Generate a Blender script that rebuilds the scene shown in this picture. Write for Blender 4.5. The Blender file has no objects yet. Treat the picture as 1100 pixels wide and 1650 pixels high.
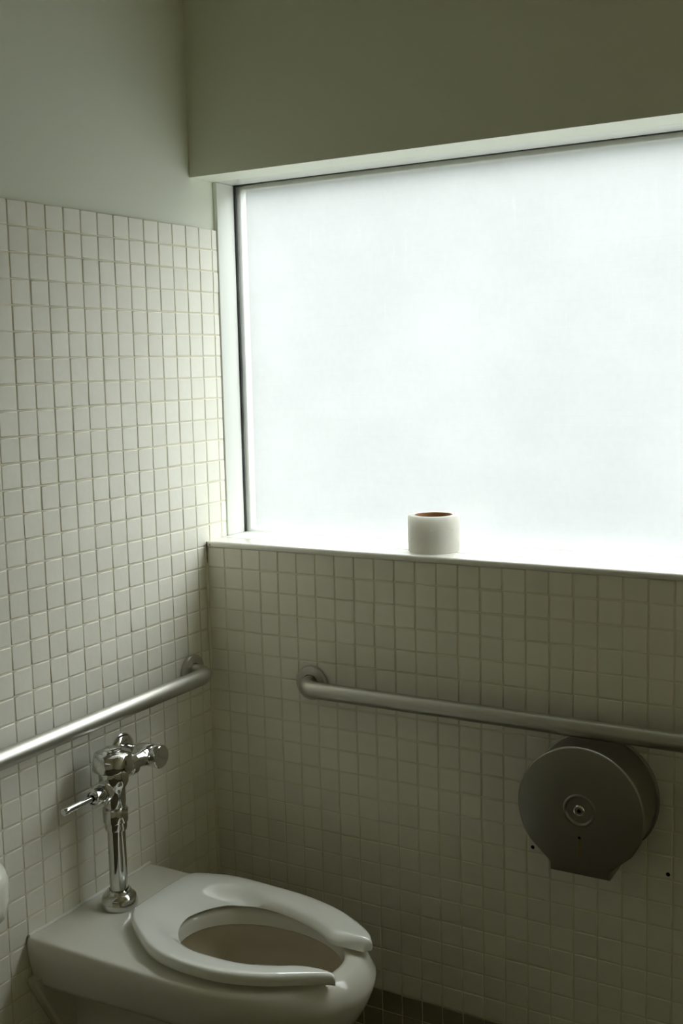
import bpy, bmesh, math, random
from mathutils import Vector, Matrix, Euler

random.seed(7)
S = bpy.context.scene
COL = S.collection
R = math.radians
P = 0.0508                       # tile pitch: two inch tiles

# ------------------------------------------------------------------ camera
FPX, CX, CY = 1834.937, 525.5674, 795.3797
CAM = Vector((1.64168935, -2.2066883, 1.59573607))
cam = bpy.data.cameras.new('camera')
cam.sensor_fit = 'VERTICAL'
cam.sensor_height = 36.0
cam.sensor_width = 24.0
cam.lens = FPX / 1650 * 36.0
cam.shift_x = (550 - CX) / 1650
cam.shift_y = (CY - 825) / 1650
cam.clip_start = 0.02
co = bpy.data.objects.new('camera', cam)
COL.objects.link(co)
CROT = Euler((1.45905256, 0.02499754, 0.52968532), 'XYZ').to_matrix()
co.matrix_world = Matrix.Translation(CAM) @ CROT.to_4x4()
S.camera = co

# ------------------------------------------------------------------ daylight: an overcast sky, brighter overhead than at the horizon
W = bpy.data.worlds.new('overcast_sky')
S.world = W
W.use_nodes = True
wt = W.node_tree
wt.nodes.clear()
SKY = 1.0
wo = wt.nodes.new('ShaderNodeOutputWorld')
wb = wt.nodes.new('ShaderNodeBackground')
tc = wt.nodes.new('ShaderNodeTexCoord')
sx = wt.nodes.new('ShaderNodeSeparateXYZ')
rp = wt.nodes.new('ShaderNodeValToRGB')
mr = wt.nodes.new('ShaderNodeMapRange')
mr.inputs['From Min'].default_value = -1
mr.inputs['From Max'].default_value = 1
wt.links.new(tc.outputs['Generated'], sx.inputs[0])
wt.links.new(sx.outputs['Z'], mr.inputs['Value'])
wt.links.new(mr.outputs[0], rp.inputs[0])
e = rp.color_ramp.elements
e[0].position = 0.46; e[0].color = (0.165, 0.17, 0.175, 1)
e[1].position = 1.0; e[1].color = (0.955, 1.0, 1.10, 1)
m_ = e.new(0.5); m_.color = (0.34, 0.355, 0.39, 1)
wt.links.new(rp.outputs[0], wb.inputs['Color'])
wb.inputs['Strength'].default_value = SKY * 9.8
wt.links.new(wb.outputs[0], wo.inputs[0])

S.view_settings.view_transform = 'Standard'
S.view_settings.look = 'None'
S.view_settings.exposure = 0.0
S.view_settings.gamma = 1.0
S.view_settings.use_curve_mapping = False
S.cycles.diffuse_bounces = 8
S.cycles.max_bounces = 16
S.cycles.caustics_reflective = False
S.cycles.caustics_refractive = True


# ------------------------------------------------------------------ materials
def mat(name, color, rough=0.5, metal=0.0, spec=0.5, bump=0.0, bscale=200.0, vary=0.0, vscale=6.0, coat=0.0, vcol=None):
    m = bpy.data.materials.new(name)
    m.use_nodes = True
    nt = m.node_tree
    b = nt.nodes['Principled BSDF']
    b.inputs['Base Color'].default_value = (*color, 1)
    b.inputs['Roughness'].default_value = rough
    b.inputs['Metallic'].default_value = metal
    b.inputs['Specular IOR Level'].default_value = spec
    b.inputs['Coat Weight'].default_value = coat
    if vary or bump:
        g = nt.nodes.new('ShaderNodeNewGeometry')
    if vary:
        n = nt.nodes.new('ShaderNodeTexNoise')
        n.inputs['Scale'].default_value = vscale
        n.inputs['Detail'].default_value = 6
        nt.links.new(g.outputs['Position'], n.inputs['Vector'])
        mx = nt.nodes.new('ShaderNodeMix')
        mx.data_type = 'RGBA'
        mx.inputs['A'].default_value = (*[c * (1 - vary) for c in color], 1)
        mx.inputs['B'].default_value = (*(vcol or [min(1, c * (1 + vary)) for c in color]), 1)
        nt.links.new(n.outputs['Fac'], mx.inputs['Factor'])
        nt.links.new(mx.outputs['Result'], b.inputs['Base Color'])
    if bump:
        n2 = nt.nodes.new('ShaderNodeTexNoise')
        n2.inputs['Scale'].default_value = bscale
        n2.inputs['Detail'].default_value = 3
        nt.links.new(g.outputs['Position'], n2.inputs['Vector'])
        bp = nt.nodes.new('ShaderNodeBump')
        bp.inputs['Strength'].default_value = bump
        bp.inputs['Distance'].default_value = 0.001
        nt.links.new(n2.outputs['Fac'], bp.inputs['Height'])
        nt.links.new(bp.outputs[0], b.inputs['Normal'])
    return m


def tile_mat(name, color, spread, rough):
    """glazed tile: every tile its own shade, from the object and from the island of the joined ones"""
    m = bpy.data.materials.new(name)
    m.use_nodes = True
    nt = m.node_tree
    b = nt.nodes['Principled BSDF']
    oi = nt.nodes.new('ShaderNodeObjectInfo')
    g = nt.nodes.new('ShaderNodeNewGeometry')
    ad = nt.nodes.new('ShaderNodeMath'); ad.operation = 'ADD'
    fr = nt.nodes.new('ShaderNodeMath'); fr.operation = 'FRACT'
    nt.links.new(oi.outputs['Random'], ad.inputs[0])
    nt.links.new(g.outputs['Random Per Island'], ad.inputs[1])
    nt.links.new(ad.outputs[0], fr.inputs[0])
    mx = nt.nodes.new('ShaderNodeMix'); mx.data_type = 'RGBA'
    mx.inputs['A'].default_value = (*[c * (1 - spread) for c in color], 1)
    mx.inputs['B'].default_value = (*[min(1, c * (1 + spread * .6)) for c in color], 1)
    nt.links.new(fr.outputs[0], mx.inputs['Factor'])
    n = nt.nodes.new('ShaderNodeTexNoise')
    n.inputs['Scale'].default_value = 28
    n.inputs['Detail'].default_value = 8
    n.inputs['Roughness'].default_value = .7
    nt.links.new(g.outputs['Position'], n.inputs['Vector'])
    mr = nt.nodes.new('ShaderNodeMapRange')
    mr.inputs['From Min'].default_value = .3
    mr.inputs['From Max'].default_value = .75
    mr.inputs['To Min'].default_value = 0.0
    mr.inputs['To Max'].default_value = 0.22
    nt.links.new(n.outputs['Fac'], mr.inputs['Value'])
    m2 = nt.nodes.new('ShaderNodeMix'); m2.data_type = 'RGBA'
    nt.links.new(mr.outputs[0], m2.inputs['Factor'])
    nt.links.new(mx.outputs['Result'], m2.inputs['A'])
    m2.inputs['B'].default_value = (color[0] * .84, color[1] * .82, color[2] * .76, 1)
    nt.links.new(m2.outputs['Result'], b.inputs['Base Color'])
    b.inputs['Roughness'].default_value = rough
    b.inputs['Specular IOR Level'].default_value = .35
    n2 = nt.nodes.new('ShaderNodeTexNoise')
    n2.inputs['Scale'].default_value = 60
    nt.links.new(g.outputs['Position'], n2.inputs['Vector'])
    bp = nt.nodes.new('ShaderNodeBump')
    bp.inputs['Strength'].default_value = .25
    bp.inputs['Distance'].default_value = .001
    nt.links.new(n2.outputs['Fac'], bp.inputs['Height'])
    nt.links.new(bp.outputs[0], b.inputs['Normal'])
    return m


M = {}
M['paint'] = mat('wall_paint', (.79, .815, .705), .6, bump=.12, bscale=350, vary=.02)
M['tile'] = tile_mat('glazed_tile', (.90, .885, .79), .045, .34)
M['base_tile'] = tile_mat('brown_tile', (.30, .27, .20), .08, .3)
M['grout'] = mat('grout', (.80, .76, .62), .9, spec=.2, vary=.22, vscale=9, bump=.4, bscale=900)
M['caulk'] = mat('caulk', (.86, .83, .70), .6, vary=.15, vscale=30)
M['mold'] = mat('dark_mildew', (.10, .08, .05), .8)
M['sill'] = mat('cultured_marble', (.86, .85, .78), .22, vary=.05, vscale=14)
M['frame'] = mat('white_window_paint', (.80, .82, .77), .38, vary=.03, vscale=10, bump=.08, bscale=120)
M['gasket'] = mat('dark_gasket', (.03, .03, .03), .7)
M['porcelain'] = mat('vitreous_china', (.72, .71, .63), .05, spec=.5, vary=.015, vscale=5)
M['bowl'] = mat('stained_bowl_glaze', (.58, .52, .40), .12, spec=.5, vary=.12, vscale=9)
M['seat'] = mat('seat_plastic', (.90, .91, .86), .09, spec=.8, vary=.012, vscale=8, coat=.8)
M['chrome'] = mat('chrome', (.67, .67, .65), .045, 1.0)
M['steel'] = mat('satin_steel', (.54, .53, .48), .40, 1.0, bump=.05, bscale=500)
M['cover'] = mat('brushed_steel_cover', (.34, .335, .30), .38, 1.0, bump=.05, bscale=400)
M['dark'] = mat('dark_hole', (.012, .011, .010), .9, spec=.1)
M['paper'] = mat('tissue_paper', (.86, .86, .82), .95, spec=.1, bump=.35, bscale=160)
_b = M['paper'].node_tree.nodes['Principled BSDF']
_b.inputs['Subsurface Weight'].default_value = 1.0
_b.inputs['Subsurface Radius'].default_value = (1.0, 1.0, .92)
_b.inputs['Subsurface Scale'].default_value = .012
_t = M['paper'].node_tree.nodes.new('ShaderNodeBsdfTranslucent')
_t.inputs['Color'].default_value = (.93, .93, .88, 1)
_m = M['paper'].node_tree.nodes.new('ShaderNodeMixShader')
_m.inputs[0].default_value = .62
M['paper'].node_tree.links.new(_b.outputs[0], _m.inputs[1])
M['paper'].node_tree.links.new(_t.outputs[0], _m.inputs[2])
M['paper'].node_tree.links.new(_m.outputs[0], M['paper'].node_tree.nodes['Material Output'].inputs[0])
M['card'] = mat('brown_cardboard', (.36, .22, .13), .9, spec=.1)
M['yellow'] = mat('amber_slot', (.30, .24, .06), .5)
M['blocker'] = mat('dark_blocker', (.09, .095, .09), .9)  # dark surface of the added wall that blocks the low sky
M['paving'] = mat('yard_paving', (.16, .16, .15), .9)
M['floor'] = mat('floor_brown', (.08, .065, .035), .5, vary=.15, vscale=4)
M['ceiling'] = mat('ceiling_paint', (.50, .47, .33), .8)
M['backwall'] = mat('back_wall_paint', (.60, .55, .38), .7)

# frosted window film: light is scattered through it, streaked with wiped dirt
pm = bpy.data.materials.new('frosted_glass')
pm.use_nodes = True
nt = pm.node_tree
nt.nodes.clear()
out = nt.nodes.new('ShaderNodeOutputMaterial')
tr = nt.nodes.new('ShaderNodeBsdfTranslucent')
gl = nt.nodes.new('ShaderNodeBsdfGlossy')
gl.inputs['Roughness'].default_value = .25
gl.inputs['Color'].default_value = (.9, .95, .93, 1)
mx = nt.nodes.new('ShaderNodeMixShader')
mx.inputs[0].default_value = .05
g = nt.nodes.new('ShaderNodeNewGeometry')


def film_noise(sc, detail, lo, hi, a, b_):
    mp_ = nt.nodes.new('ShaderNodeMapping')
    mp_.inputs['Scale'].default_value = sc
    n_ = nt.nodes.new('ShaderNodeTexNoise')
    n_.inputs['Scale'].default_value = 1.0
    n_.inputs['Detail'].default_value = detail
    n_.inputs['Roughness'].default_value = .6
    r_ = nt.nodes.new('ShaderNodeMapRange')
    r_.interpolation_type = 'SMOOTHSTEP'
    for k_, v_ in (('From Min', lo), ('From Max', hi), ('To Min', a), ('To Max', b_)):
        r_.inputs[k_].default_value = v_
    nt.links.new(g.outputs['Position'], mp_.inputs['Vector'])
    nt.links.new(mp_.outputs[0], n_.inputs['Vector'])
    nt.links.new(n_.outputs['Fac'], r_.inputs['Value'])
    return r_.outputs[0]


def fmath(op, a, b_):
    q_ = nt.nodes.new('ShaderNodeMath')
    q_.operation = op
    for k_, v_ in enumerate((a, b_)):
        if isinstance(v_, (int, float)):
            q_.inputs[k_].default_value = v_
        else:
            nt.links.new(v_, q_.inputs[k_])
    return q_.outputs[0]


broad = film_noise((2.2, 1, 2.6), 3, .3, .7, .805, .88)              # cloudy haze of the film
fine = film_noise((70, 1, 55), 4, .3, .7, .985, 1.012)               # mottling
drip = film_noise((75, 1, 5.5), 3, .60, .78, 0.0, .075)              # sparse dried drips
where = film_noise((4.0, 1, 3.0), 2, .42, .62, .15, 1.0)
lines = film_noise((1.5, 1, 420), 1, .3, .7, .992, 1.006)            # horizontal grain of the film
val = fmath('MULTIPLY', fmath('MULTIPLY', fmath('ADD', broad, fmath('MULTIPLY', drip, where)), fine), lines)
cmb = nt.nodes.new('ShaderNodeCombineColor')
for ch, f_ in (('Red', .985), ('Green', 1.0), ('Blue', .905)):
    nt.links.new(fmath('MULTIPLY', val, f_), cmb.inputs[ch])
rmp = cmb
nt.links.new(rmp.outputs[0], tr.inputs['Color'])
rf = nt.nodes.new('ShaderNodeBsdfTransparent')
m0 = nt.nodes.new('ShaderNodeMixShader')
m0.inputs[0].default_value = .66
nt.links.new(rmp.outputs[0], rf.inputs['Color'])
nt.links.new(tr.outputs[0], m0.inputs[1])
nt.links.new(rf.outputs[0], m0.inputs[2])
nt.links.new(m0.outputs[0], mx.inputs[1])
nt.links.new(gl.outputs[0], mx.inputs[2])
nt.links.new(mx.outputs[0], out.inputs[0])
M['pane'] = pm

wm = bpy.data.materials.new('water')
wm.use_nodes = True
b = wm.node_tree.nodes['Principled BSDF']
b.inputs['Base Color'].default_value = (.85, .83, .72, 1)
b.inputs['Roughness'].default_value = .02
b.inputs['IOR'].default_value = 1.33
b.inputs['Transmission Weight'].default_value = 1.0
M['water'] = wm


# ------------------------------------------------------------------ helpers
def link(name, me, parent=None, m=None):
    o = bpy.data.objects.new(name, me)
    COL.objects.link(o)
    if parent:
        o.parent = parent
    if m is not None and me is not None and not me.materials:
        me.materials.append(m if not isinstance(m, str) else M[m])
    return o


def thing(name, label, cat, loc=(0, 0, 0), group=None):
    o = bpy.data.objects.new(name, None)
    COL.objects.link(o)
    o.location = loc
    o.empty_display_size = .05
    o['label'] = label
    o['category'] = cat
    if group:
        o['group'] = group
    return o


def build(name, bm, m, parent=None, smooth=True, recalc=True, angle=40):
    if recalc:
        bmesh.ops.recalc_face_normals(bm, faces=bm.faces)
    me = bpy.data.meshes.new(name)
    bm.to_mesh(me)
    bm.free()
    if smooth:
        for p in me.polygons:
            p.use_smooth = True
        me.set_sharp_from_angle(angle=R(angle))
    o = link(name, me, parent, m)
    if parent is not None and parent.type == 'EMPTY' or parent is not None:
        o.matrix_parent_inverse = Matrix.Identity(4)
        pl = parent
        off = Vector((0, 0, 0))
        while pl is not None:
            off += pl.location
            pl = pl.parent
        if off.length:
            me.transform(Matrix.Translation(-off))
    return o


def add_box(bm, lo, hi, bevel=0.0, seg=2):
    r = bmesh.ops.create_cube(bm, size=1)
    vs = r['verts']
    for v in vs:
        v.co = Vector([lo[i] + (v.co[i] + .5) * (hi[i] - lo[i]) for i in range(3)])
    if bevel:
        es = list({e for v in vs for e in v.link_edges})
        bmesh.ops.bevel(bm, geom=es, offset=bevel, segments=seg, affect='EDGES', profile=.5)


def box(name, lo, hi, m, parent=None, bevel=0.0, seg=2):
    bm = bmesh.new()
    add_box(bm, lo, hi, bevel, seg)
    return build(name, bm, m, parent, smooth=bevel > 0)


def frame_from(axis):
    a = Vector(axis).normalized()
    up = Vector((0, 0, 1)) if abs(a.z) < .9 else Vector((1, 0, 0))
    u = up.cross(a).normalized()
    v = a.cross(u)
    return a, u, v


def add_lathe(bm, origin, axis, prof, seg=40, closed=False, a0=0.0):
    """prof: list of (radius, distance along the axis)"""
    a, u, v = frame_from(axis)
    o = Vector(origin)
    rings = []
    for r, h in prof:
        if r < 1e-6:
            rings.append([bm.verts.new(o + a * h)])
        else:
            rings.append([bm.verts.new(o + a * h + (u * math.cos(t) + v * math.sin(t)) * r)
                          for t in [a0 + 2 * math.pi * k / seg for k in range(seg)]])
    pairs = list(zip(rings, rings[1:]))
    if closed:
        pairs.append((rings[-1], rings[0]))
    for A, B in pairs:
        for k in range(seg):
            k2 = (k + 1) % seg
            if len(A) == 1 and len(B) == 1:
                continue
            if len(A) == 1:
                bm.faces.new((A[0], B[k], B[k2]))
            elif len(B) == 1:
                bm.faces.new((A[k], B[0], A[k2]))
            else:
                bm.faces.new((A[k], B[k], B[k2], A[k2]))


def lathe(name, origin, axis, prof, m, parent=None, seg=40, closed=False, angle=40, a0=0.0):
    bm = bmesh.new()
    add_lathe(bm, origin, axis, prof, seg, closed, a0)
    return build(name, bm, m, parent, angle=angle)


def add_tube(bm, pts, rad, seg=24, caps=True):
    pts = [Vector(p) for p in pts]
    n = len(pts)
    rad = rad if isinstance(rad, (list, tuple)) else [rad] * n
    prev = None
    rings = []
    for i in range(n):
        t = (pts[min(i + 1, n - 1)] - pts[max(i - 1, 0)]).normalized()
        if prev is None:
            a, u, v = frame_from(t)
        else:
            u = (prev - t * prev.dot(t)).normalized()
            v = t.cross(u)
        prev = u
        rings.append([bm.verts.new(pts[i] + (u * math.cos(2 * math.pi * k / seg) + v * math.sin(2 * math.pi * k / seg)) * rad[i]) for k in range(seg)])
    for A, B in zip(rings, rings[1:]):
        for k in range(seg):
            k2 = (k + 1) % seg
            bm.faces.new((A[k], A[k2], B[k2], B[k]))
    if caps:
        bm.faces.new(rings[0][::-1])
        bm.faces.new(rings[-1])


def loft(bm, loops, closed=True, cap0=False, cap1=False):
    rings = [[bm.verts.new(p) for p in L] for L in loops]
    n = len(rings[0])
    for A, B in zip(rings, rings[1:]):
        for k in range(n if closed else n - 1):
            k2 = (k + 1) % n
            bm.faces.new((A[k], A[k2], B[k2], B[k]))
    if cap0:
        bm.faces.new(rings[0][::-1])
    if cap1:
        bm.faces.new(rings[-1])
    return rings


def catmull(pts, per):
    pts = [Vector(p) for p in pts]
    out = []
    n = len(pts)
    for i in range(n - 1):
        p0, p1, p2, p3 = pts[max(i - 1, 0)], pts[i], pts[i + 1], pts[min(i + 2, n - 1)]
        for k in range(per):
            t = k / per
            out.append(.5 * ((2 * p1) + (p2 - p0) * t + (2 * p0 - 5 * p1 + 4 * p2 - p3) * t * t + (3 * p1 - p0 - 3 * p2 + p3) * t ** 3))
    out.append(pts[-1])
    return out


def struct(o):
    o['kind'] = 'structure'
    return o


# ------------------------------------------------------------------ room shell
TT = 0.008                       # tile and grout stand this far off the wall behind
ZTOP = (38 - .05) * P            # top edge of the left tile field
ZS = 1.166                       # top edge of the tiles under the window
XR, YB, ZC = 2.12, -2.75, 2.80   # right wall, back wall, ceiling
WX1 = 2.05                       # right end of the window
ZH = 2.042                       # underside of the wall above the window

wall_left = struct(box('wall_left', (-.16, YB - .1, 0), (-TT, .205, ZC), 'paint'))
wall_window = bpy.data.objects.new('wall_window', None)
COL.objects.link(wall_window)
struct(wall_window)
box('upper_wall', (-TT, -.003, ZH), (XR, .088, ZC), 'paint', wall_window)
box('upper_wall_core', (-TT, .088, ZH + .004), (XR, .205, ZC), 'paint', wall_window)
box('lower_wall', (-TT, .0078, 0), (XR, .205, ZS - .006), 'paint', wall_window)
box('window_pier', (WX1, .0005, ZS - .006), (XR, .205, ZH), 'paint', wall_window)
struct(box('wall_right', (XR, YB - .1, 0), (XR + .12, .205, ZC), 'backwall'))
struct(box('wall_back', (-.16, YB - .12, 0), (XR + .12, YB, ZC), 'backwall'))
struct(box('floor', (-.16, YB - .12, -.1), (XR + .12, .205, 0), 'floor'))
struct(box('ceiling', (-.16, YB - .12, ZC), (XR + .12, .205, ZC + .1), 'ceiling'))

# unseen wall added to block low sky light and dim the frosted pane
sky_blocker = struct(box('wall_sky_blocker', (-9, 5.2, -1.0), (12, 5.5, 3.3), 'blocker'))
struct(box('trim_outside', (-9, .206, -1.05), (12, 5.2, -1.0), 'paving'))

# grout behind the tiles
box('grout_bed', (-TT, YB, .003), (-.0016, .0872, ZTOP - .0005), 'grout', wall_left)
box('grout_bed', (.0, .0016, .003), (XR, .0078, ZS - .0005), 'grout', wall_window)


# ------------------------------------------------------------------ tiles
def tile_mesh(name, w, h, t=.0032, m='tile'):
    """rounded tile in the local xy plane, face up +z at z=0, 26 triangles"""
    bm = bmesh.new()
    loops = []
    for ins, z in ((0, -t), (0.0001, -.0013), (.0007, -.00038), (.0019, 0)):
        a, b_ = w / 2 - ins, h / 2 - ins
        loops.append([(-a, -b_, z), (a, -b_, z), (a, b_, z), (-a, b_, z)])
    loft(bm, loops, cap1=True)
    bmesh.ops.recalc_face_normals(bm, faces=bm.faces)
    me = bpy.data.meshes.new(name)
    bm.to_mesh(me)
    bm.free()
    for p in me.polygons:
        p.use_smooth = len(p.vertices) == 4 and p.normal.z < .999
    me.materials.append(M[m])
    return me


def px_of(p):
    d = CROT.transposed() @ (Vector(p) - CAM)
    if d.z > -.05:
        return None
    return (CX + FPX * d.x / -d.z, CY - FPX * d.y / -d.z)


def area_in_view(corners):
    q = [px_of(c) for c in corners]
    if any(v is None for v in q):
        return 0
    cx = sum(v[0] for v in q) / 4
    cy = sum(v[1] for v in q) / 4
    if not (-8 < cx < 1108 and -8 < cy < 1658):
        return 0
    return abs(sum(q[i][0] * q[(i + 1) % 4][1] - q[(i + 1) % 4][0] * q[i][1] for i in range(4))) / 2


GAP = .0032
ROT_L = Matrix(((0, 0, 1), (1, 0, 0), (0, 1, 0)))        # local x->+y, y->+z, z->+x
ROT_W = Matrix(((1, 0, 0), (0, 0, -1), (0, 1, 0)))       # local x->+x, y->+z, z->-y


def tile_field(parent, cells, rot, at, m, limit, name='tile'):
    """cells: (a0, a1, z0, z1) in metres along the wall and up it"""
    rng = random.Random(len(cells))
    items = []
    for (a0, a1, z0, z1) in cells:
        w, h = round(a1 - a0 - GAP, 4), round(z1 - z0 - GAP, 4)
        if w < .004 or h < .004:
            continue
        c = at((a0 + a1) / 2, (z0 + z1) / 2)
        corners = [at(a0, z0), at(a1, z0), at(a1, z1), at(a0, z1)]
        items.append([area_in_view(corners), w, h, Vector(c), rng.gauss(0, .0035), rng.gauss(0, .0035), rng.gauss(0, .003), rng.gauss(0, .0003), rng.gauss(0, .0003), rng.uniform(-.0003, .0003)])
    items.sort(key=lambda i: -i[0])
    cache = {}
    rest = bmesh.new()
    for n, (ar, w, h, c, rx, ry, rz, dx, dy, dz) in enumerate(items):
        key = (w, h)
        if key not in cache:
            cache[key] = tile_mesh(name, w, h, m=m)
        mw = Matrix.Translation(c) @ rot.to_4x4() @ Matrix.Translation((dx, dy, dz)) @ Euler((rx, ry, rz)).to_matrix().to_4x4()
        if n < limit and ar > 60:
            o = bpy.data.objects.new(name, cache[key])
            COL.objects.link(o)
            o.parent = parent
            o.matrix_world = mw
        else:
            me = cache[key].copy()
            me.transform(mw)
            rest.from_mesh(me)
            bpy.data.meshes.remove(me)
    if len(rest.verts):
        me = bpy.data.meshes.new(name + '_field')
        rest.to_mesh(me)
        me.materials.append(M[m])
        for p in me.polygons:
            p.use_smooth = False
        o = bpy.data.objects.new(name + '_field', me)
        COL.objects.link(o)
        o.parent = parent
        o['kind'] = 'stuff'
    rest.free()


U0 = .7103                       # the corner lies this far past a joint of the left wall
cells = []
base_cells = []
for k in range(-58, 3):
    a0, a1 = (k - U0) * P, (k + 1 - U0) * P
    if a0 < YB:
        continue
    for v in range(0, 38):
        z0, z1 = (38 - v - 1) * P, (38 - v) * P
        b1 = a1
        if v == 0:
            z1 = ZTOP + GAP * .5
        if k == 0 and v >= 15:
            b1 = .0005
        if k > 0 and v >= 15:
            continue
        if k == 2:
            b1 = .0885
        (base_cells if v >= 35 else cells).append((a0, b1, z0, z1))
tile_field(wall_left, cells, ROT_L, lambda a, z: (0, a, z), 'tile', 299)
base_l = bpy.data.objects.new('baseboard_left', None)
COL.objects.link(base_l)
struct(base_l)
tile_field(base_l, base_cells, ROT_L, lambda a, z: (0.0015, a, z), 'base_tile', 100, 'base_tile')

cells = []
base_cells = []
for k in range(0, 42):
    a0, a1 = (k + .0277) * P, (k + 1.0277) * P
    for v in range(15, 38):
        z0, z1 = (38 - v - 1) * P, (38 - v) * P
        if v == 15:
            z1 = ZS + GAP * .5
        (base_cells if v >= 35 else cells).append((a0, a1, z0, z1))
tile_field(wall_window, cells, ROT_W, lambda a, z: (a, 0, z), 'tile', 299)
base_w = bpy.data.objects.new('baseboard_window', None)
COL.objects.link(base_w)
struct(base_w)
tile_field(base_w, base_cells, ROT_W, lambda a, z: (a, -.0015, z), 'base_tile', 100, 'base_tile')

# caulk bead down the corner, with a dark mildewed stretch at its top
bm = bmesh.new()
add_tube(bm, [(.0012, -.0012, .155 + (ZS - .16) * i / 20) for i in range(21)], .0046, 10)
build('caulk_bead', bm, 'caulk', wall_left)
bm = bmesh.new()
add_tube(bm, [(.0046, -.0046, z) for z in (1.128, 1.14, 1.15, 1.16, 1.172, 1.180)], [.0008, .0014, .0011, .0018, .0024, .0014], 8)
build('mildew_line', bm, 'mold', wall_left)

# ------------------------------------------------------------------ window
win = bpy.data.objects.new('window_1', None)
COL.objects.link(win)
struct(win)
bm = bmesh.new()
add_box(bm, (.0022, -.0055, ZS + .0004), (WX1, .0655, 1.1815), .0065, 4)
build('sill', bm, 'sill', win)
lathe('rust_spot', (.0145, -.0056, 1.1735), (0, -1, 0), [(.0024, 0), (.0022, .0002), (0, .0003)], mat('rust_stain', (.45, .33, .16), .6), win, 12)
box('bottom_rail', (.001, .0665, ZS - .004), (WX1, .172, 1.1813), 'frame', win, .001)
box('jamb', (-.0075, .0888, 1.1816), (.0032, .160, ZH - .0006), 'frame', win, .0012)
box('head_rail', (-.0075, .0895, ZH), (WX1, .160, ZH + .0035), 'frame', win, .0008)
box('jamb', (WX1 - .004, .0888, 1.1816), (WX1 + .02, .160, ZH - .0006), 'frame', win, .0012)


def ribbon(name, pts, m, parent):
    """thin uneven strip: pts = list of (x0, z0, x1, z1) at depth y"""
    bm = bmesh.new()
    y0, y1 = .1605, .1665
    L = [[(a, y0, b_), (c, y0, d), (c, y1, d), (a, y1, b_)] for a, b_, c, d in pts]
    loft(bm, L, cap0=True, cap1=True)
    return build(name, bm, m, parent, smooth=False)


rg = random.Random(3)
ribbon('gasket', [(.003, 1.1825 + .0409 * i, .0062 + rg.uniform(0, .0018) - .001 * math.sin(i * .5), 1.1825 + .0409 * i) for i in range(22)], 'gasket', win)
ribbon('gasket', [(.004 + .034 * i, ZH - .0014 - .003 * math.exp(-i * .9) - rg.uniform(0, .0006), .004 + .034 * i, ZH + .0006) for i in range(60)], 'gasket', win)
ribbon('gasket', [(.004 + .034 * i, 1.1808, .004 + .034 * i, 1.1818 + rg.uniform(0, .0004)) for i in range(60)], 'frame', win)
bm = bmesh.new()
add_box(bm, (.0040, .168, 1.176), (WX1, .1682, ZH + .002))
bmesh.ops.delete(bm, geom=[f for f in bm.faces if f.normal.y < .5], context='FACES')
build('pane', bm, 'pane', win, smooth=False, recalc=False)

# outer stop of the frame, behind the frosted pane
bm = bmesh.new()
add_box(bm, (-.02, .1750, 1.15), (.0135, 0.198, ZH + .03))
add_box(bm, (WX1 - .012, .1750, 1.15), (WX1 + .02, 0.198, ZH + .03))
add_box(bm, (.0135, .1750, 1.15), (WX1 - .012, 0.198, 1.1880))
add_box(bm, (.0135, .1750, ZH - .0100), (WX1 - .012, 0.198, ZH + .03))
build('outer_stop', bm, 'frame', win, smooth=False)

# ------------------------------------------------------------------ toilet paper roll on the sill
t = thing('toilet_paper_roll', 'white toilet paper roll standing on end on the window sill', 'toilet roll', (.574, .071, 1.1817))
rr, hh = .0572, .081
lathe('paper', (.574, .071, 1.1818), (0, 0, 1),
      [(.0425, .0), (.0560, .0), (rr, .0012), (rr + .0002, .03), (rr, hh - .0018), (rr - .0014, hh), (.0425, hh)], 'paper', t, 64, closed=True)
lathe('cardboard_core', (.574, .071, 1.1818), (0, 0, 1), [(.0424, .0005), (.0424, hh - .0008), (.0412, hh - .0008), (.0412, .0005)], 'card', t, 48, closed=True)
bm = bmesh.new()
L = []
for i in range(13):
    a = R(-72 + i * 4.5)
    z0 = 1.2335 + .006 * math.sin(i * .24) - .0002 * i
    L.append([(.574 + (rr + k) * math.cos(a), .071 + (rr + k) * math.sin(a), z0 + dz) for k, dz in ((.0002, 0), (.0009, .0004), (.0002, .0012))])
loft(bm, L)
build('loose_sheet_edge', bm, 'paper', t)


# ------------------------------------------------------------------ grab bars
def grab_bar(label, p0, along, out, length, grp):
    """p0: wall point of the first mount"""
    al, ou = Vector(along), Vector(out)
    p0 = Vector(p0)
    root = thing('grab_bar', label, 'grab bar', p0, grp)
    off, rb, br = .057, .019, .040

    def leg(end, s):
        pts = [end + ou * .003, end + ou * (off - br)]
        for k in range(1, 13):
            a = k / 12 * math.pi / 2
            pts.append(end + ou * (off - br + br * math.sin(a)) + al * s * br * (1 - math.cos(a)))
        return pts
    p1 = p0 + al * length
    A = leg(p0, 1)
    B = leg(p1, -1)[::-1]
    mid = [A[-1].lerp(B[0], k / 12) for k in range(1, 12)]
    bm = bmesh.new()
    add_tube(bm, A + mid + B, rb, 32)
    build('bar', bm, 'steel', root)
    for e_ in (p0, p1):
        f = lathe('mounting_flange', e_, ou, [(.0385, .0006), (.0400, .0016), (.0402, .0085), (.0385, .0108), (.034, .0118), (.0205, .0124), (.0198, .010), (.0198, .0006)], 'steel', root, 56)
        sd = (Vector((0, 0, -1)) * .8 - al * .45).normalized()
        lathe('set_screw', e_ + sd * .0395 + ou * .0055, sd, [(.0028, 0), (.0028, .0012), (.0015, .0016), (0, .0010)], 'dark', f, 12)
    return root


grab_bar('satin steel grab bar on the left wall above the flush valve', (0, -.080, .8775), (0, -1, 0), (1, 0, 0), .914, None)
grab_bar('long satin steel grab bar on the window wall above the round dispenser', (.292, 0, .8650), (1, 0, 0), (0, -1, 0), 1.067, None)

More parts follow.
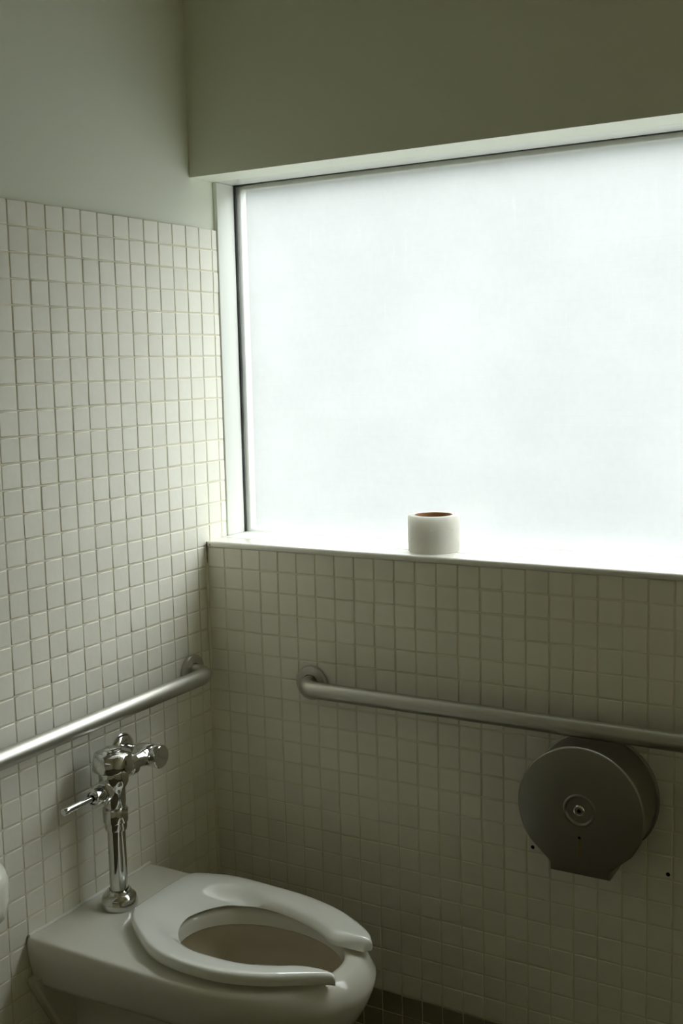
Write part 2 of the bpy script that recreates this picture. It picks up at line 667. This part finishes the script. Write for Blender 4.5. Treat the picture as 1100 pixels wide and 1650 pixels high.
# ------------------------------------------------------------------ toilet
YT = -.4555
toilet = thing('toilet', 'white wall hung toilet bowl with a flat shelf back against tiled wall', 'toilet', (0.003, YT, 0))
NA, NS, NB = 40, 14, 8


def outline(x0, xm, xf, w, z, n=2.0, zf=None, zb=None):
    """closed loop: back edge, +y side, round front, -y side; z may rise from back to front"""
    pts = []
    for k in range(NB):
        pts.append((x0, -w + 2 * w * k / NB))
    for k in range(NS):
        pts.append((x0 + (xm - x0) * k / NS, w))
    for k in range(NA):
        a = math.pi / 2 - math.pi * k / NA
        c, s_ = math.cos(a), math.sin(a)
        pts.append((xm + (xf - xm) * abs(c) ** (2 / n), w * math.copysign(abs(s_) ** (2 / n), s_)))
    for k in range(NS):
        pts.append((xm + (x0 - xm) * k / NS, -w))
    out = []
    for x, y in pts:
        if zf is None:
            zz = z
        else:
            f = min(1, max(0, (x - zb) / (xf - zb)))
            zz = z + (zf - z) * f
        out.append((x, YT + y, zz))
    return out


RX, RY, RCX = .183, .128, .428


def ring(rx, ry, cx, z, n=2.0):
    """loop with the same number and order of points as outline()"""
    tot = NB + 2 * NS + NA
    src = outline(.003, .36, .64, .19, 0)
    pts = []
    for x, y, _ in src:
        a = math.atan2((y - YT) / ry, (x - cx) / rx)
        c, s_ = math.cos(a), math.sin(a)
        pts.append((cx + rx * math.copysign(abs(c) ** (2 / n), c), YT + ry * math.copysign(abs(s_) ** (2 / n), s_), z))
    return pts


X0 = .0035
RT = .4715
secs = [
    ring(RX - .006, RY - .006, RCX, RT - .030, 2.1),
    ring(RX - .004, RY - .004, RCX, RT - .010, 2.1),
    ring(RX, RY, RCX, RT - .002, 2.1),
    ring(RX + .008, RY + .008, RCX, RT, 2.1),
    outline(X0, .36, .637, .187, RT),
    outline(X0, .36, .645, .1935, RT - .0022),
    outline(X0, .36, .655, .1965, RT - .010),
    outline(X0, .36, .673, .1965, .441),
    outline(X0, .36, .6705, .1930, .422, zf=.425, zb=.1),
    outline(X0, .35, .6620, .1840, .376, zf=.402, zb=.05),
    outline(X0, .345, .6570, .1790, .3655, zf=.392, zb=.05),
    outline(X0, .335, .6480, .1700, .3640, zf=.376, zb=.05),
    outline(X0 + .012, .31, .632, .105, .3660, zf=.350, zb=.05),
    outline(X0 + .014, .28, .605, .096, .312),
    outline(X0 + .016, .25, .555, .092, .250),
    outline(X0 + .018, .22, .470, .105, .185),
    outline(X0 + .020, .18, .390, .095, .130),
    outline(X0 + .024, .15, .330, .080, .105),
]
bm = bmesh.new()
loft(bm, secs, cap1=True)
build('body', bm, 'porcelain', toilet, angle=60)
# wall plate narrowing downwards
bm = bmesh.new()
prof = [(.388, .2005), (.372, .1985), (.32, .172), (.25, .135), (.16, .105), (.10, .095)]
L = []
for x, d in ((.0032, 0), (.022, 0), (.027, .005)):
    L.append([(x, YT + w - d, z) for z, w in prof] + [(x, YT - w + d, z) for z, w in prof[::-1]])
loft(bm, L, cap0=True, cap1=True)
build('wall_plate', bm, 'porcelain', toilet)
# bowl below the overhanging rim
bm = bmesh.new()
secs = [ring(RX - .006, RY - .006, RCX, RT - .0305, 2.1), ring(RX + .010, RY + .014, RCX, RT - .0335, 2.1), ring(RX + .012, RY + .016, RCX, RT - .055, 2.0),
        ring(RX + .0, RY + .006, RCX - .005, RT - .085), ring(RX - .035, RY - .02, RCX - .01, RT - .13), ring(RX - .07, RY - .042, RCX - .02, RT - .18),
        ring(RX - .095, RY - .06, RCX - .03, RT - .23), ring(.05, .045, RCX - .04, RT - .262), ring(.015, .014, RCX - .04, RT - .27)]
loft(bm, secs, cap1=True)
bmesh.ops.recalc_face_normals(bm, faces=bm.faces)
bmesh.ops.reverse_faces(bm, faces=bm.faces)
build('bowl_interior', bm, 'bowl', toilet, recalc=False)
bm = bmesh.new()
vs = [bm.verts.new((x, y, RT - .150 + .0006 * math.sin(x * 90) * math.cos(y * 70))) for x, y, z in ring(RX - .050, RY - .030, RCX - .014, 0)]
bm.faces.new(vs)
build('water', bm, 'water', toilet)

# open front seat, sitting a little skewed on its hinge
SO = [(.6475, -.388), (.628, -.364), (.591, -.339), (.530, -.309), (.450, -.289), (.365, -.282), (.256, -.282), (.190, -.299), (.158, -.318), (.1505, -.362),
      (.150, -.440), (.1525, -.496), (.172, -.530), (.211, -.563), (.2775, -.607), (.341, -.626), (.413, -.629), (.468, -.622), (.536, -.598), (.596, -.563), (.630, -.544), (.6485, -.533)]
SI = [(.6365, -.401), (.598, -.403), (.560, -.402), (.520, -.378), (.469, -.357), (.390, -.343), (.340, -.349), (.297, -.364), (.274, -.388), (.259, -.415),
      (.252, -.448), (.258, -.480), (.276, -.512), (.305, -.540), (.343, -.556), (.386, -.563), (.435, -.562), (.475, -.556), (.515, -.542), (.565, -.518), (.603, -.516), (.6415, -.5195)]
PER = 6
so = catmull([(a, b_, 0) for a, b_ in SO], PER)
si = catmull([(a, b_, 0) for a, b_ in SI], PER)
ZB, ZT = .4795, .504
sect = [(0.0, ZB + .004, -.001), (0.0, ZT - .009, 0), (0.0, ZT - .0045, -.0012), (0, ZT - .0016, -.0036), (0, ZT, -.0078), (.28, ZT + .0002, 0), (.45, ZT - .0003, 0), (.60, ZT - .0016, 0), (.72, ZT - .0038, 0), (.82, ZT - .0070, 0), (.90, ZT - .0108, 0), (.96, ZT - .0156, 0),
        (1.0, ZT - .0205, 0), (.985, ZB, 0), (.5, ZB + .002, 0), (0.0, ZB + .0005, -.006)]
dish = [None] * 5 + [ZT, ZT - .0012, ZT - .0085, ZT - .0143, ZT - .0186, ZT - .0212, ZT - .0228, ZT - .0238, None, None, None]
assert len(dish) == len(sect), (len(dish), len(sect))
bm = bmesh.new()
L = []
n = len(so)
for i in range(n):
    o_, i_ = so[i], si[i]
    wid = (i_ - o_).length
    d = (i_ - o_).normalized()
    endf = min(i, n - 1 - i) / PER
    sc = 1.0 if endf >= 1 else endf
    row = []
    wide = min(1, max(0, (wid - .075) / .04))
    for (tt, z, ins), zd in zip(sect, dish):
        z = z + (zd - z) * wide if zd is not None else z
        p = o_ + (i_ - o_) * tt + d * (-ins * min(1, wid / .03))
        zz = z
        if endf < 1 and z > ZT - .02:                     # round the tips over
            zz = z - (1 - math.sqrt(1 - (1 - sc) ** 2)) * .010 * (z - ZB) / (ZT - ZB)
        row.append((p.x, p.y, zz))
    L.append(row)
loft(bm, L, cap0=True, cap1=True)
seat = build('seat', bm, 'seat', toilet, angle=50)
for x, y in ((.30, -.335), (.30, -.575), (.50, -.345), (.50, -.567)):
    lathe('bumper', (x, y, RT + .0002), (0, 0, 1), [(0, 0), (.010, 0), (.010, .0065), (.008, .0085), (0, .0085)], 'seat', seat, 16)
bm = bmesh.new()
add_tube(bm, [(.0035, YT - .191 + .382 * k / 20, RT + .0012 + .0008 * math.sin(k * 1.7)) for k in range(21)], .0036, 8)
build('caulk_line', bm, mat('white_caulk', (.85, .85, .80), .5), toilet)

# ------------------------------------------------------------------ flush valve
VX, VY = .0765, YT
valve = thing('flush_valve', 'chrome flush valve with lever handle rising from the toilet shelf', 'flush valve', (VX, VY, RT))
Z = lambda z: z - RT
V0 = (VX, VY, RT)
lathe('spud_flange', V0, (0, 0, 1), [(.0385, .0008), (.0390, .003), (.0388, .010), (.0365, .020), (.0345, .024), (.029, .0285), (.0270, .0295), (.0262, .034), (.0245, .0365), (.0200, .0372), (.0192, .030)], 'chrome', valve, 48, angle=30)
lathe('flush_pipe', V0, (0, 0, 1), [(.0190, .002), (.0190, Z(.652))], 'chrome', valve, 40)
lathe('coupling_nut', V0, (0, 0, 1), [(.0192, Z(.640)), (.0225, Z(.640)), (.0235, Z(.645)), (.0236, Z(.656)), (.0260, Z(.6575)), (.0265, Z(.660)), (.0265, Z(.683)), (.0255, Z(.686)), (.020, Z(.687))], 'chrome', valve, 40, angle=30)
lathe('valve_body', V0, (0, 0, 1), [(.0200, Z(.684)), (.0225, Z(.692)), (.0232, Z(.700)), (.0235, Z(.712)), (.0232, Z(.722)), (.0240, Z(.730)), (.0290, Z(.738)), (.0310, Z(.743)), (.0318, Z(.752)), (.0315, Z(.770)), (.0300, Z(.776))], 'chrome', valve, 48, angle=30)
lathe('cover_cap', V0, (0, 0, 1), [(.030, Z(.7705)), (.0405, Z(.7695)), (.0428, Z(.7712)), (.0438, Z(.774)), (.0422, Z(.790)), (.0408, Z(.7995)), (.0382, Z(.8045)), (.034, Z(.8070)), (.0265, Z(.8090)), (.0262, Z(.8098)), (.0195, Z(.8120)), (.0190, Z(.8145)), (.0165, Z(.8155)), (0, Z(.8160))], 'chrome', valve, 56, angle=28)
# handle boss, nut and lever, pointing along the wall away from the corner
HZ = .7290
lathe('handle_boss', (VX, VY, HZ), (0, -1, 0), [(.0150, .012), (.0165, .020), (.0165, .026), (.0150, .028)], 'chrome', valve, 32)
hn = bmesh.new()
add_lathe(hn, (VX, VY, HZ), (0, -1, 0), [(0, .0265), (.0225, .0265), (.0245, .0285), (.0245, .0400), (.0225, .042), (0, .042)], 6)
build('hex_nut', hn, 'chrome', valve, angle=25)
lathe('handle_socket', (VX, VY, HZ), (0, -1, 0), [(.0165, .041), (.0178, .043), (.0184, .046), (.0182, .064), (.0172, .0672), (.0138, .0678), (.0122, .0635), (.0070, .0615), (0, .0615)], 'chrome', valve, 36, angle=30)
lev = bmesh.new()
add_tube(lev, [(VX, VY - .058, HZ), (VX, VY - .068, HZ), (VX, VY - .082, HZ), (VX, VY - .110, HZ), (VX, VY - .138, HZ), (VX, VY - .1505, HZ), (VX, VY - .1515, HZ)],
         [.0080, .0074, .0070, .0072, .0076, .0076, .0068], 24)
build('lever', lev, 'chrome', valve)
# tailpiece to the control stop
TZ = .7640
SY = -.339
lathe('tailpiece', (VX, VY, TZ), (0, 1, 0), [(.0245, .015), (.0245, .030), (.0200, .036), (.0195, .0395)], 'chrome', valve, 32)
tn = bmesh.new()
add_lathe(tn, (VX, VY, TZ), (0, 1, 0), [(.0180, .0385), (.0235, .0385), (.0255, .041), (.0255, .056), (.0240, .058), (.0170, .0585)], 40)
build('slip_nut', tn, 'chrome', valve, angle=28)
lathe('outlet_tube', (VX, VY, TZ), (0, 1, 0), [(.0165, .036), (.0165, .084), (.0185, .090), (.0205, .0995), (.0190, .1160)], 'chrome', valve, 32)
lathe('control_stop', (.010, SY, TZ), (1, 0, 0), [(.0150, 0), (.0150, .022), (.0185, .030), (.0228, .042), (.0245, .056), (.0245, .075), (.0225, .080), (.0185, .083), (.0185, .086)], 'chrome', valve, 40, angle=30)
lathe('stop_cap', (.093, SY, TZ), (1, 0, 0), [(.0180, .0), (.0235, .0008), (.0252, .003), (.0255, .014), (.0250, .0170), (.0235, .0186), (0, .0190)], 'chrome', valve, 44, angle=30)
lathe('wall_escutcheon', (.0005, SY, TZ), (1, 0, 0), [(.0365, 0), (.0368, .002), (.034, .006), (.026, .0105), (.0185, .013), (.0160, .0135)], 'chrome', valve, 44)

# ------------------------------------------------------------------ round paper dispenser
DX, DZ, DR, DD = .9655, .7175, .1270, .115
disp = thing('paper_dispenser', 'round dark steel jumbo roll dispenser with centre lock on window wall', 'paper dispenser', (DX, -.003, DZ))


def face_loop(r, k=1.0, ins=0.0):
    """round face with straight shoulders and a square mouth at the bottom"""
    pts = []
    a0, a1 = R(-38), R(218)
    for i in range(73):
        a = a0 + (a1 - a0) * i / 72
        pts.append(((r - ins) * math.cos(a), (r - ins) * math.sin(a)))
    w = .0600 - ins
    pts += [(-w - .0025, -.1130), (-w, -.1165), (-w, -.1320 + ins), (-w / 3, -.1320 + ins), (w / 3, -.1320 + ins), (w, -.1320 + ins), (w, -.1165), (w + .0025, -.1130)]
    return pts


def face3(r, y, ins=0.0):
    return [(DX + a, -y, DZ + b_) for a, b_ in face_loop(r, ins=ins)]


bm = bmesh.new()
loft(bm, [face3(DR - .004, .0015), face3(DR - .004, DD - .010), face3(DR - .0035, DD - .008)], cap0=True)
build('housing', bm, 'cover', disp, angle=30)
bm = bmesh.new()
loft(bm, [face3(DR + .0006, .0012), face3(DR + .001, .006), face3(DR - .0035, .0075)], cap0=True)
build('back_plate', bm, 'cover', disp, angle=30)
bm = bmesh.new()
lp = [face3(DR - .003, DD - .012), face3(DR, DD - .0105), face3(DR + .0003, DD - .004), face3(DR, DD - .0016, .0006), face3(DR, DD - .0003, .0022), face3(DR, DD, .004)]
rings = loft(bm, lp)
# dished centre: an embossed ring around the lock
last = rings[-1]
nn = len(last)
prev = last
for rad, y in ((.060, DD), (.0335, DD), (.0305, DD + .0016), (.0285, DD + .0014), (.0255, DD - .0022), (.020, DD - .0024), (.0115, DD - .0024)):
    cur = []
    for v in last:
        a = math.atan2(v.co.z - DZ, v.co.x - DX)
        cur.append(bm.verts.new((DX + rad * math.cos(a), -y, DZ + rad * math.sin(a))))
    for k in range(nn):
        k2 = (k + 1) % nn
        bm.faces.new((prev[k], prev[k2], cur[k2], cur[k]))
    prev = cur
bm.faces.new(prev)
build('front_cover', bm, 'cover', disp, angle=14)
lock = lathe('lock', (DX, -DD + .0024, DZ), (0, -1, 0), [(.0118, -.0005), (.0118, .0040), (.0105, .0056), (.0085, .0060), (.0080, .0046), (.0055, .0044), (0, .0044)], 'chrome', disp, 32, angle=25)
lathe('keyhole', (DX, -DD + .0024 - .0043, DZ), (0, -1, 0), [(.0042, 0), (.0040, .0004), (0, .0005)], 'dark', lock, 12)
box('level_slot', (DX - .0016, -DD - .0004, DZ - .096), (DX + .0016, -DD + .001, DZ - .056), 'yellow', disp, .0003, 1)
lathe('slot_hole', (DX, -DD + .0004, DZ - .055), (0, -1, 0), [(.0030, 0), (.0030, .0008), (0, .0009)], 'dark', disp, 14)
# little empty screw holes in the tiles beside it
for k, (hx, hz, lab) in enumerate(((.8271, .571, 'small dark screw hole in the tiles at the left foot of the dispenser'), (1.1099, .5707, 'small dark screw hole in the tiles right of the dispenser'))):
    o = lathe('screw_hole', (hx, -.0001, hz), (0, -1, 0), [(.0042, 0), (.0038, .0006), (.0022, .0002), (0, .0001)], 'dark', None, 14)
    o['label'] = lab
    o['category'] = 'screw hole'

# ------------------------------------------------------------------ wash basin reaching in at the left edge
BX, BYR, BUP = .43, -1.0375, .026
basin = thing('wash_basin', 'white glossy basin corner jutting in at the left picture edge', 'wash basin', (.003, BYR - .25, .83))


def rrect(x0, x1, y0, y1, r, z, seg=8):
    pts = []
    z += BUP
    for cx, cy, a in ((x1 - r, y1 - r, 0), (x0 + .01, y1 - .01, 90), (x0 + .01, y0 + .01, 180), (x1 - r, y0 + r, 270)):
        rad = r if cx == x1 - r else .01
        for k in range(seg + 1):
            t_ = R(a + 90 * k / seg)
            pts.append((cx + rad * math.cos(t_), cy + rad * math.sin(t_), z))
    return pts


y0, y1 = BYR - .50, BYR
bm = bmesh.new()
loft(bm, [
    rrect(.12, BX - .10, y0 + .10, y1 - .10, .10, .735), rrect(.09, BX - .06, y0 + .07, y1 - .07, .12, .745), rrect(.07, BX - .045, y0 + .05, y1 - .05, .12, .80), rrect(.065, BX - .038, y0 + .045, y1 - .045, .12, .835), rrect(.06, BX - .03, y0 + .04, y1 - .04, .12, .841),
    rrect(.004, BX - .012, y0 + .012, y1 - .012, .08, .843), rrect(.004, BX - .003, y0 + .003, y1 - .003, .085, .838), rrect(.004, BX, y0, y1, .085, .828),
    rrect(.004, BX, y0, y1, .085, .800), rrect(.004, BX - .003, y0 + .003, y1 - .003, .085, .778), rrect(.004, BX - .015, y0 + .015, y1 - .015, .08, .768), rrect(.004, BX - .03, y0 + .03, y1 - .03, .08, .762),
    rrect(.004, BX - .08, y0 + .08, y1 - .08, .08, .715), rrect(.02, BX - .14, y0 + .14, y1 - .14, .06, .690)], cap0=True, cap1=True)
build('bowl', bm, 'porcelain', basin, angle=50)
